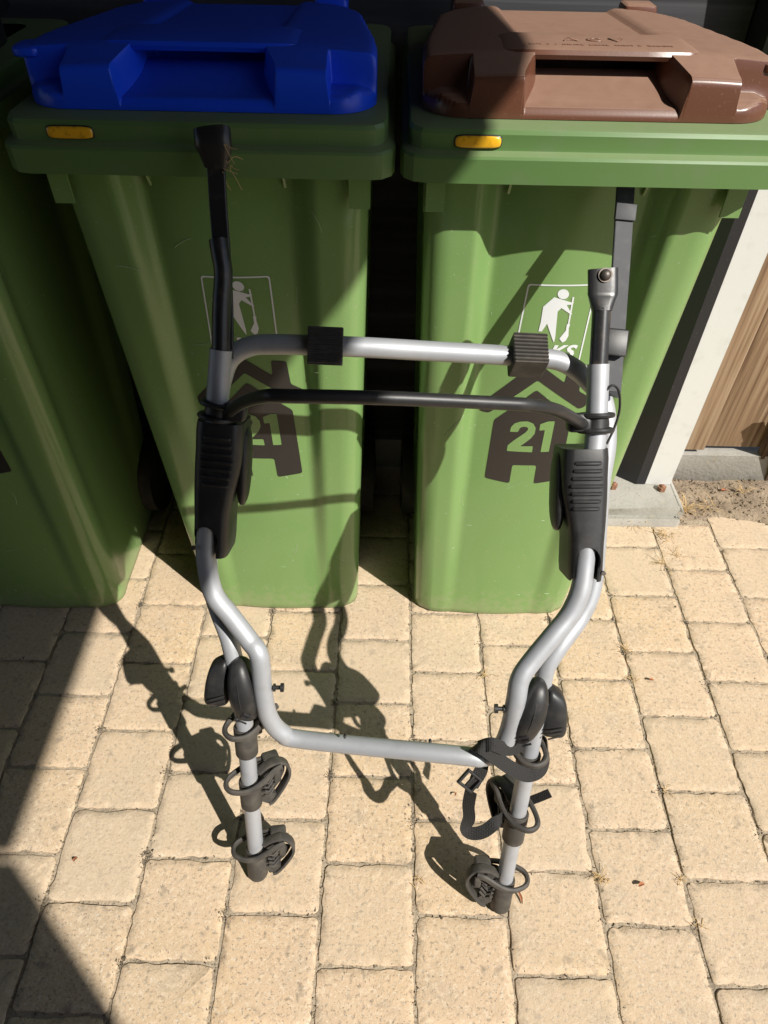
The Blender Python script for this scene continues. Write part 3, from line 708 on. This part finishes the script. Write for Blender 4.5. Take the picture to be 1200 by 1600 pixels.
P('hook_head', sweep(tri_smooth([gy(338,262,.820),gy(336,240,.822),gy(333,220,.825),gy(331,203,.832)],4), rrect(2,2,.7,3), up=NU_L, scale=lambda t: (.013+.007*min(1,t*2), .005+.006*min(1,t*1.6))), m_steel, o)
for k in range(9):
    r_k = random.Random(k); q = gy(350+r_k.uniform(-6,10), 236+r_k.uniform(-20,34), .816); e = q+np.array((r_k.uniform(.004,.022), r_k.uniform(-.006,.004), r_k.uniform(-.024,.014)))
    P('frayed_fibre', tube(tri_smooth([q, (q+e)/2+np.array((0,0,r_k.uniform(-.006,.006))), e],4), .0004, 5), m_straw)
# foam pads with ribs on the top bar
bd = along(LU(388,542,.05), RU(860,562,.044))
def pad(c, elev, s, w):
    n1 = np.array((0,-math.cos(math.radians(elev)),math.sin(math.radians(elev)))); n1 -= bd*(n1@bd); n1 /= np.linalg.norm(n1); n2 = np.cross(bd, n1)
    prof = []; h = s/2
    k = 8
    for i in range(k):                                  # ribbed side
        a = -h+s*i/k; prof += [(a+.0006, h), (a+s/k*.50, h+.0012), (a+s/k*.62, h-.0016), (a+s/k*.95, h-.0016)]
    prof += [(h,h*.6),(h,-h*.85),(h*.85,-h),(-h*.85,-h),(-h,-h*.85),(-h,h*.6)]
    pr = [(a,b) for a,b in prof]
    P('foam_pad', sweep([c-bd*w/2, c-bd*(w/2-.001), c+bd*(w/2-.001), c+bd*w/2], pr, up=n1, scale=lambda t: (.97,.97) if t in (0,1) else (1,1)), m_dusty, None, False)
pad(np.array(LU(509,541,.05))*.5+np.array(gy(509,541,.755))*.5, 34, .046, .043)
pad(np.array(RU(824,556,.044)), 64, .042, .043)
# joint covers
def cover(A, B, nrm, s, taper):
    d = along(B,A); a = np.cross(d,nrm); a /= np.linalg.norm(a)
    if a[0] < 0: a = -a
    b = nrm - d*(nrm@d); b /= np.linalg.norm(b); L = np.linalg.norm(A-B); c = np.array(B)
    rings = []; n = 15
    prof = rrect(1,1,.22,4); m = len(prof); vs, fs = [], []
    for i in range(n):
        t = i/(n-1); e = min(1, min(t,1-t)*L/.010+.35); e = math.sqrt(1-(1-e)**2) if e < 1 else 1
        w = (.045+taper*sst((t-.25)/.5))*(.84+.16*e); dp = .078*(.84+.16*e)
        for x, y in prof: vs.append(c+d*(t*L)+a*(x*w+s*.006*sst((t-.3)/.5))+b*(y*dp-.0205))
    for i in range(n-1):
        for k in range(m): fs.append((i*m+k,i*m+(k+1)%m,(i+1)*m+(k+1)%m,(i+1)*m+k))
    fs += [tuple(range(m))[::-1], tuple((n-1)*m+k for k in range(m))]
    return vs, fs, (a,b,d,L,c)
def cut(o, vf):
    me = fixn(mesh([np.array(v)-np.array((0,.37,0)) for v in vf[0]], vf[1])); cu = bpy.data.objects.new('cutter', me); COL.objects.link(cu); cu.parent = rack
    md = o.modifiers.new('b','BOOLEAN'); md.operation = 'DIFFERENCE'; md.object = cu; md.solver = 'EXACT'
    bpy.context.view_layer.update(); dg = bpy.context.evaluated_depsgraph_get(); nm = bpy.data.meshes.new_from_object(o.evaluated_get(dg))
    o.modifiers.clear(); o.data = nm; bpy.data.objects.remove(cu)
    for p in nm.polygons: p.use_smooth = True
    nm.set_sharp_from_angle(angle=math.radians(40))
for side, (A,B,nrm,s,tp) in {'l':(LU(338,657,.004),LU(331,864,.004),NU_L,1,.014),'r':(RU(921,700,.004),RU(912,904,.004),NU_R,-1,.014)}.items():
    v, f, (a,b,d,L,c) = cover(A,B,nrm,s,tp); o = P('joint_cover', (v,f), m_blk)
    fp = tri_smooth(fl if side=='l' else fr_[::-1], 7); lo = [q for q in fp if -.03 < (q-c)@d < .030]
    lo = [q + b*.002 for q in lo]
    cap_top = max(lo, key=lambda q: (q-c)@d)
    cut(o, join([tube(lo, .0172, 16)])); 
    cut(o, tube([lo_q+b*.016 for lo_q in lo], .0172, 16))
    cut(o, ellips(cap_top+b*.010, (.0171,.026,.020), (a,b,d), 20, 12))
    # finger ridges (sunny side shows them best) and the side boss
    if True:
        for k in range(7):
            q = c+d*(L*(.90-.056*k))+b*.0178; w = .019-.004*abs(k-3)/3
            P('grip_ridge', sweep([q-a*w+a*s*.006,q-a*w*.9+a*s*.006+b*.0012,q+a*w*.9+a*s*.006+b*.0012,q+a*w+a*s*.006], circ(.0028,8)), m_blk, o)
    P('side_boss', ellips(c+d*(L*.66)+a*s*.034-b*.020, (.008,.024,.052), (a,b,d), 18, 12, .75), m_blk, o)
    q = c+d*.012-a*s*.020+b*.0175
    P('cover_screw', sweep([q-b*.002,q+b*.0012], circ(.003,10)), m_bolt, o)
# pivots with clamping levers
for side in 'lr':
    if side == 'l':
        C, T, nrm, s, lv = LL(382,1076,-.004), LL(378,1030,-.002), NL_L, -1, (LL(341,1066,.005), LL(343,1062,.005))
    else:
        C, T, nrm, s, lv = RL(826,1110,-.006), RL(838,1066,-.004), NL_R, 1, (RL(866,1114,.004), RL(868,1110,.004))
    d = along(C,T); a = np.cross(d,nrm); a /= np.linalg.norm(a); a = a*(1 if a[0]>0 else -1); b = np.cross(a,d); b = b*(1 if b@nrm>0 else -1)
    vs, fs = ellips((0,0,0),(1,1,1),None,22,16,.82); vv = []
    for x,y,z in vs:
        k = 1-.18*max(0,z)-.10*max(0,-z); vv.append(C+a*(x*.0225*k)+b*(y*.029*k)+d*(z*.052)+a*(s*.004*z))
    o = P('pivot_housing', (vv,fs), m_blk)
    vs, fs = ellips((0,0,0),(1,1,1),None,20,14,.48); vv = []
    for x,y,z in vs:                                        # winged lever, thicker and square at the lower end
        k = .86+.14*(-z); vv.append(lv[0]+a*(x*.0205*k+s*.004*(-z))+b*(y*.024*k-.006)+d*(z*.036-.008*x*s*max(0,z)))
    P('seam', sweep(tri_smooth([C+d*(.050*math.sin(t))+a*(s*.004*math.sin(t)-.002)+b*(.0285*math.cos(t)*(1-.12*abs(math.sin(t)))+.0005) for t in np.linspace(-1.0,1.15,9)],3), circ(.0011,6)), m_blk, o)
    l = P('clamp_lever', (vv,fs), m_blk, o)
    for k in range(3): P('lever_line', sweep([lv[0]-d*(.012+.007*k)-a*.008+b*.0245, lv[0]-d*(.009+.007*k)+a*.012+b*.0185], circ(.0012,6)), m_blk, l)
    for k in range(3): P('mould_line', sweep([C-d*(.030+.006*k)+a*s*(-.012+.004*k)+b*.024, C-d*(.022+.006*k)+a*s*(-.002+.004*k)+b*.0265], circ(.0016,6)), m_blk, o)
# spring pegs on the tubes
for q, dirx in ((LL(411,1074,-.016),1),(RL(806,1108,-.018),-1)):
    e = q+np.array((dirx*R_,0,0)); f = e+np.array((dirx*.011,0,.0005))
    P('peg', join([tube([e-np.array((dirx*.003,0,0)),f],.003,10), tube([f,f+np.array((dirx*.0045,0,0))],.0062,12), tube([e+np.array((dirx*.001,0,0)),e+np.array((dirx*.004,0,0))],.0055,12)]), m_blk)
# holes and rivets on the bottom bar
for px,py in ((539,1150),(672,1158)):
    q = on(px,py,(0,1,-.335),.352); P('rivet', ellips(q, (.0024,.004,.0024)), m_blk)
# arms
la = [LL(378,1085), LL(383,1140), LL(387,1192), LL(397,1287), LL(402,1352)]
ra = [RL(843,1095), RL(834,1165), RL(822,1247), RL(797,1335), RL(783,1402)]
def straight(pts, z0): 
    A, B = pts[0], pts[-1]; d = along(A,B); t = (z0-A[2])/d[2]; return A, A+d*t
for side, pts in (('l',la),('r',ra)):
    A, B = straight(pts, .009); o = P('carrier_arm', tube([A, A*.5+B*.5, B], .0128, 18), m_alu)
LAx = straight(la,.009); RAx = straight(ra,.009)
def cradle(A, B, t0, t1, side, full, phi=0, lw=.036):
    """sleeve on the arm between t0..t1 (metres from the foot), rubber loop round the tube, toothed cradle turned by phi"""
    up = along(B,A); s = 1 if side=='l' else -1
    nrm = NL_L if side=='l' else NL_R
    a0 = np.cross(up,nrm); a0 /= np.linalg.norm(a0); a0 = a0*(1 if a0[0]>0 else -1)*s; b0 = nrm-up*(nrm@up); b0 /= np.linalg.norm(b0)
    f = math.radians(phi); a = a0*math.cos(f)-b0*math.sin(f); b = b0*math.cos(f)+a0*math.sin(f)      # a inwards, b towards the viewer
    root = P('cradle_sleeve', join([tube([B+up*t0,B+up*(t0+.002),B+up*(t1-.002),B+up*t1], .0168, 20, scale=lambda t: (.93,.93) if t in (0,1) else (1,1))]), m_dusty)
    c = B+up*(t1+.004)
    def uv(u,v,w=0): return c+a*u+up*v+b*w
    # rubber strap: free lobe outside, across the front of the tube, round the cradle to its lower tip; back strand behind the tube
    front = [uv(-lw,-.003,.000), uv(-lw*.86,-.004,.012), uv(-lw*.4,-.004,.0205), uv(.002,-.001,.0225), uv(.018,.006,.0205), uv(.034,.015,.0165), uv(.048,.017,.013)]
    back = [uv(-lw,-.003,.000), uv(-lw*.86,-.001,-.011), uv(-lw*.4,.002,-.0185), uv(.004,.006,-.021), uv(.022,.012,-.018), uv(.036,.016,-.012)]
    P('rubber_loop', sweep(tri_smooth(back[::-1]+front[1:],5), circ(.0040,8,.0052)), m_dusty, root)
    if not full:
        P('cradle_block', box(uv(.028,-.012,-.014),(.018,.020,.046),(a,b,up),.003), m_dusty, root)
        P('cradle_plate', box(uv(.022,-.020,-.004),(.012,.010,.030),(a,b,up),.002), m_dusty, root); return root
    ol = [(.014,.010),(.026,.018),(.042,.021),(.055,.014),(.061,.000),(.060,-.016),(.050,-.036),(.034,-.058),(.026,-.062)]
    rim = tri_smooth([uv(u,v,.003) for u,v in ol], 4)
    P('cradle_rim', sweep(rim, rrect(.0050,.015,.0016,2), up=tuple(b)), m_dusty, root)
    tip = rnd([(.012,-.030),(.030,-.040),(.040,-.046),(.034,-.060),(.026,-.063),(.014,-.052)],.003,2)
    n0 = [uv(u,v,-.004) for u,v in tip]; P('cradle_toe', extrude(n0, b, .010), m_dusty, root, False)
    inn = rnd([(.010,.012),(.026,.017),(.042,.019),(.054,.012),(.058,.0),(.057,-.016),(.048,-.036),(.033,-.055),(.014,-.050),(.010,-.03)],.004,2)
    hole = rnd([(.045,.006),(.053,-.001),(.053,-.015),(.046,-.012)],.002,2)
    bm = flat_poly([inn, hole]); bm.verts.index_update(); vs = [uv(v.co.x, v.co.z, -.006) for v in bm.verts]; fs = [tuple(v.index for v in f_.verts) for f_ in bm.faces]; bm.free()
    n0 = len(vs); P('cradle_plate', (vs+[v-b*.004 for v in vs], fs+[tuple(i+n0 for i in f_[::-1]) for f_ in fs]), m_dusty, root, False)
    for i in range(5):
        v0 = -.004-.0090*i; j = random.uniform(-.0015,.0015)
        P('tooth', sweep([uv(.012,v0-.006,.002), uv(.021+j,v0+.003,.010), uv(.027+j,v0-.004,.007), uv(.036+j,v0+.005,.003), uv(.040+j,v0+.001,-.004)], circ(.0021,6)), m_dusty, root)
    P('cradle_block', box(uv(.037,.012,-.012),(.026,.020,.020),(a,b,up),.004), m_dusty, root)
    P('cradle_block', box(uv(.043,-.014,.000),(.012,.010,.024),(a,b,up),.003), m_dusty, root)
    P('cradle_web', box(uv(.020,-.012,-.004),(.020,.008,.050),(a,b,up),.003), m_dusty, root)
    return root
Ll = np.linalg.norm(LAx[0]-LAx[1]); Lr = np.linalg.norm(RAx[0]-RAx[1])
def tpar(Ax, px, py, side):
    q = (LL if side=='l' else RL)(px,py); u = along(Ax[1],Ax[0]); return float((q-Ax[1])@u)
cradle(*LAx, -.004, tpar(LAx,396,1325,'l'), 'l', True, 8)
cradle(*LAx, tpar(LAx,393,1256,'l'), tpar(LAx,388,1218,'l'), 'l', True, 25)
cradle(*LAx, tpar(LAx,385,1176,'l'), tpar(LAx,381,1134,'l'), 'l', False, 40, .030)
cradle(*RAx, -.004, tpar(RAx,793,1372,'r'), 'r', True, 0)
cradle(*RAx, tpar(RAx,804,1310,'r'), tpar(RAx,811,1268,'r'), 'r', True, 58)
cradle(*RAx, tpar(RAx,826,1200,'r'), tpar(RAx,833,1176,'r'), 'r', False, 60, .026)
# end caps
for Ax in (LAx, RAx):
    u = along(Ax[0],Ax[1]); P('end_cap', tube([Ax[1]-u*.004, Ax[1]+u*.006], .0150, 18), m_dusty)
# thin cable at the right post
P('cable', tube(tri_smooth([RU(945,612,-.01), RU(957,602,-.012), RU(967,612,-.006), RU(968,640,.01), RU(960,668,.02), RU(948,694,.02)],6), .0016, 8), m_blk)

# ------------------------------------------------------------------ webbing strap looped round bar and arm
st = empty('webbing_strap', (.2,.40,0), 'black woven strap with buckle tied round bar and right arm', 'strap')
def S(name, vf, m=None, par=None, smooth=True):
    return part(name, ([np.array(v)-np.array((.2,.40,0)) for v in vf[0]], vf[1]), m or m_web, par or st, smooth)
def ribbon(pts, w, ups, t=.0016, n=8):
    path = tri_smooth(pts, n); U = tri_smooth(ups, n); vs, fs = [], []; N = len(path); prof = [(-w/2,-t/2),(-w/2,t/2),(0,t*.7),(w/2,t/2),(w/2,-t/2),(0,-t*.7)]; m = len(prof)
    for i in range(N):
        T = path[min(i+1,N-1)]-path[max(i-1,0)]; T = T/np.linalg.norm(T); u = U[i]-T*(U[i]@T); u /= np.linalg.norm(u); v = np.cross(T,u)
        for a, b in prof: vs.append(path[i]+u*a+v*b)
    for i in range(N-1):
        for k in range(m): fs.append((i*m+k,i*m+(k+1)%m,(i+1)*m+(k+1)%m,(i+1)*m+k))
    fs += [tuple(range(m)), tuple((N-1)*m+k for k in range(m))[::-1]]
    return vs, fs
Rr = lambda px,py,o: RL(px,py,o)
UPV = np.array((.25,-.2,1.)); 
V1 = (.35,.80,.50); V2 = (0,.80,.60)
S('band', ribbon([Rr(746,1186,.008), Rr(741,1168,-.008), Rr(750,1166,-.034), Rr(775,1184,-.038), Rr(800,1201,-.036), Rr(825,1211,-.034), Rr(846,1202,-.026), Rr(855,1180,-.004), Rr(852,1160,.016), Rr(835,1152,.03)], .0195,
   [(.8,.3,.5),(.8,.3,.5),(.55,.75,.3),(.35,.85,.4),(.2,.8,.55),(0,.75,.65),(-.3,.65,.7),(-.3,.5,.8),(-.1,.3,1),(0,.2,1)]))
S('band', ribbon([Rr(748,1168,-.028), Rr(768,1163,-.036), Rr(790,1170,-.033), Rr(806,1168,-.022), Rr(822,1160,.0)], .018, [(.2,.8,.6),(.1,.8,.6),(-.1,.8,.6),(-.2,.7,.7),(-.1,.6,.8)]))
S('band', ribbon([Rr(753,1188,.006), Rr(752,1202,-.004), Rr(745,1216,-.012), Rr(738,1232,-.014)], .019, [(1,-.1,.2),(1,-.1,.2),(1,.1,.2),(.9,.4,.2)]))
S('band', ribbon([Rr(736,1236,-.014), Rr(732,1258,-.014), Rr(733,1278,-.016), Rr(728,1294,-.018), Rr(737,1302,-.022), Rr(756,1299,-.024), Rr(776,1284,-.018), Rr(790,1270,-.002)], .0185,
   [(.7,-.2,.7),(.85,-.3,.2),(.9,-.2,.1),(.6,.5,.5),(.1,.8,.6),(0,.85,.5),(.3,.8,.5),(.4,.7,.6)]))
S('strap_tail', ribbon([Rr(815,1258,.03), Rr(832,1250,.026), Rr(845,1245,.022), Rr(859,1239,.018)], .013, [(0,.6,.8),(.2,.6,.8),(-.2,.8,.6),(-.3,.8,.5)]))
bc = Rr(734,1220,-.018); bu = np.array((.62,-.2,-.55)); bu /= np.linalg.norm(bu); bv = np.cross(bu,(0,-.7,.7)); bv /= np.linalg.norm(bv); bwv = np.cross(bu,bv)
bk = S('buckle', join([box(bc+bv*.011,(.030,.004,.006),(bu,bv,bwv),.0012), box(bc-bv*.011,(.030,.004,.006),(bu,bv,bwv),.0012), box(bc+bu*.013,(.004,.024,.006),(bu,bv,bwv),.0012), box(bc-bu*.013,(.004,.024,.006),(bu,bv,bwv),.0012), box(bc,(.003,.022,.004),(bu,bv,bwv),.001)]), m_blk)

# weave on the webbing
nt = m_web.node_tree; tc = nt.nodes.new('ShaderNodeTexCoord'); vo = nt.nodes.new('ShaderNodeTexVoronoi'); vo.inputs['Scale'].default_value = 420; vo.inputs['Randomness'].default_value = .25
nt.links.new(tc.outputs['Object'], vo.inputs['Vector']); bpn = nt.nodes.new('ShaderNodeBump'); bpn.inputs['Strength'].default_value = .9; bpn.inputs['Distance'].default_value = .0012; bpn.invert = True
nt.links.new(vo.outputs['Distance'], bpn.inputs['Height']); nt.links.new(bpn.outputs[0], nt.nodes['Principled BSDF'].inputs['Normal'])

# ------------------------------------------------------------------ dry leaves, straw and weeds
def leaf(px, py, L, w, ang, lab):
    p = gz(px, py, .0025); r = random.Random(px); n = 7; vs = []
    for i in range(n):
        t = i/(n-1); ww = w*math.sin(math.pi*(.08+.88*t))**.8; z = .002+.004*math.sin(t*3+1)*r.uniform(.6,1.2); bnd = .12*L*math.sin(t*2.5)
        vs += [(t*L-L/2, bnd-ww/2, z+.0015), (t*L-L/2, bnd, z), (t*L-L/2, bnd+ww/2, z+.002)]
    fs = [(i*3+k, i*3+k+1, (i+1)*3+k+1, (i+1)*3+k) for i in range(n-1) for k in range(2)]
    n0 = len(vs); vs2 = vs+[(a,b,c-.0005) for a,b,c in vs]; fs2 = fs+[tuple(i+n0 for i in f[::-1]) for f in fs]
    o = part('dry_leaf', (vs2,fs2), m_leaf, None, True); o.location = p; o.rotation_euler = (0,0,math.radians(ang)); tag(o, lab, 'leaf', 'dry leaf scraps on the paving')
leaf(811,1403,.020,.004,-75,'curled orange leaf scrap right of the right foot of the rack')
leaf(1002,1384,.014,.006,20,'red brown leaf scrap on the joint at the lower right')
leaf(712,1242,.009,.003,60,'tiny orange leaf scrap left of the strap buckle')
leaf(119,1344,.009,.0045,70,'dark red leaf scrap on the joint at the lower left')
leaf(1132,768,.022,.008,10,'pale curled leaf scrap on the soil by the fence')
leaf(1018,1064,.012,.005,10,'brown leaf scrap on the joint at the right, level with the pivots')
leaf(252,1150,.008,.004,30,'dark leaf scrap in the shadow of the left arm') if False else None
def tuft(px, py, n, L, spread, lab, z=.0):
    p = gz(px, py, z); r = random.Random(px*7+py); parts = []
    for _ in range(n):
        th = r.uniform(0,6.28); el = r.uniform(.12,.95); l = L*r.uniform(.45,1.15); w = r.uniform(.0003,.0007)
        b0 = np.array((r.gauss(0,spread), r.gauss(0,spread*.6), 0)); d = np.array((math.cos(th)*math.cos(el), math.sin(th)*math.cos(el), math.sin(el)))
        pts = [b0, b0+d*l*.5+np.array((0,0,.1*l)), b0+d*l-np.array((0,0,.05*l+.1*l*r.random()))]
        pts = [np.array((q[0],q[1],max(q[2],.001))) for q in pts]
        parts.append(sweep(tri_smooth(pts,3), [(-w,0),(0,w*.5),(w,0),(0,-w*.3)]))
    o = part('grass_tuft', join(parts), m_straw, None, False); o.location = p; tag(o, lab, 'dry grass', 'dry grass tufts')
tuft(990,818,40,.038,.010,'straw tuft at the front of the concrete footing')
tuft(1066,800,60,.05,.010,'big straw tuft at the right corner of the concrete footing', .012)
tuft(1036,836,30,.026,.012,'straw tuft in the joint below the footing corner')
tuft(1038,882,14,.035,.004,'thin straw tuft in the joint two stones right of the cover')
tuft(936,1372,26,.017,.006,'straw tuft where joints meet, right of the right foot')
tuft(977,1016,16,.020,.005,'thin straw tuft in the joint right of the bent tubes')
tuft(1160,768,22,.035,.008,'straw tuft at the foot of the stakes', .012)
tuft(1105,795,22,.045,.02,'loose straw lying on the soil between footing and stakes', .006)
tuft(1058,868,16,.02,.01,'short straw in the joint at the second row right of the footing')
for px_, py_, lab_ in ((1092,1447,'wisp of straw in the joint at the lower right corner'),(1062,1375,'wisp of straw in the joint right of the red leaf scrap'),(1040,1235,'wisp of straw in the joint above the red leaf scrap'),(985,1060,'wisp of straw in the joint level with the right pivot'),(652,1375,'wisp of straw on the joint left of the right foot')): tuft(px_, py_, 12, .013, .005, lab_)
tuft(757,1056,14,.018,.004,'tiny straw tuft in the joint in front of the right bin')
# crumbs and clods on the soil
vs, fs = [], []
for _ in range(900):
    x = random.uniform(.72,1.5); y = random.uniform(1.2,1.39); s = random.choice((.0012,.002,.003,.0045)); v, f = ellips((x,y,soil_z(x,y)+s*.3),(s,s*random.uniform(.6,1.2),s*.7),None,5,3); o = len(vs)
    vs += [np.array(q)+np.array([random.gauss(0,s*.25) for _ in range(3)]) for q in v]; fs += [tuple(i+o for i in q) for q in f]
cl = part('soil_crumbs', (vs,fs), m_soil, None, False); tag(cl, 'loose crumbs of soil along the fence', 'soil', kind='stuff')
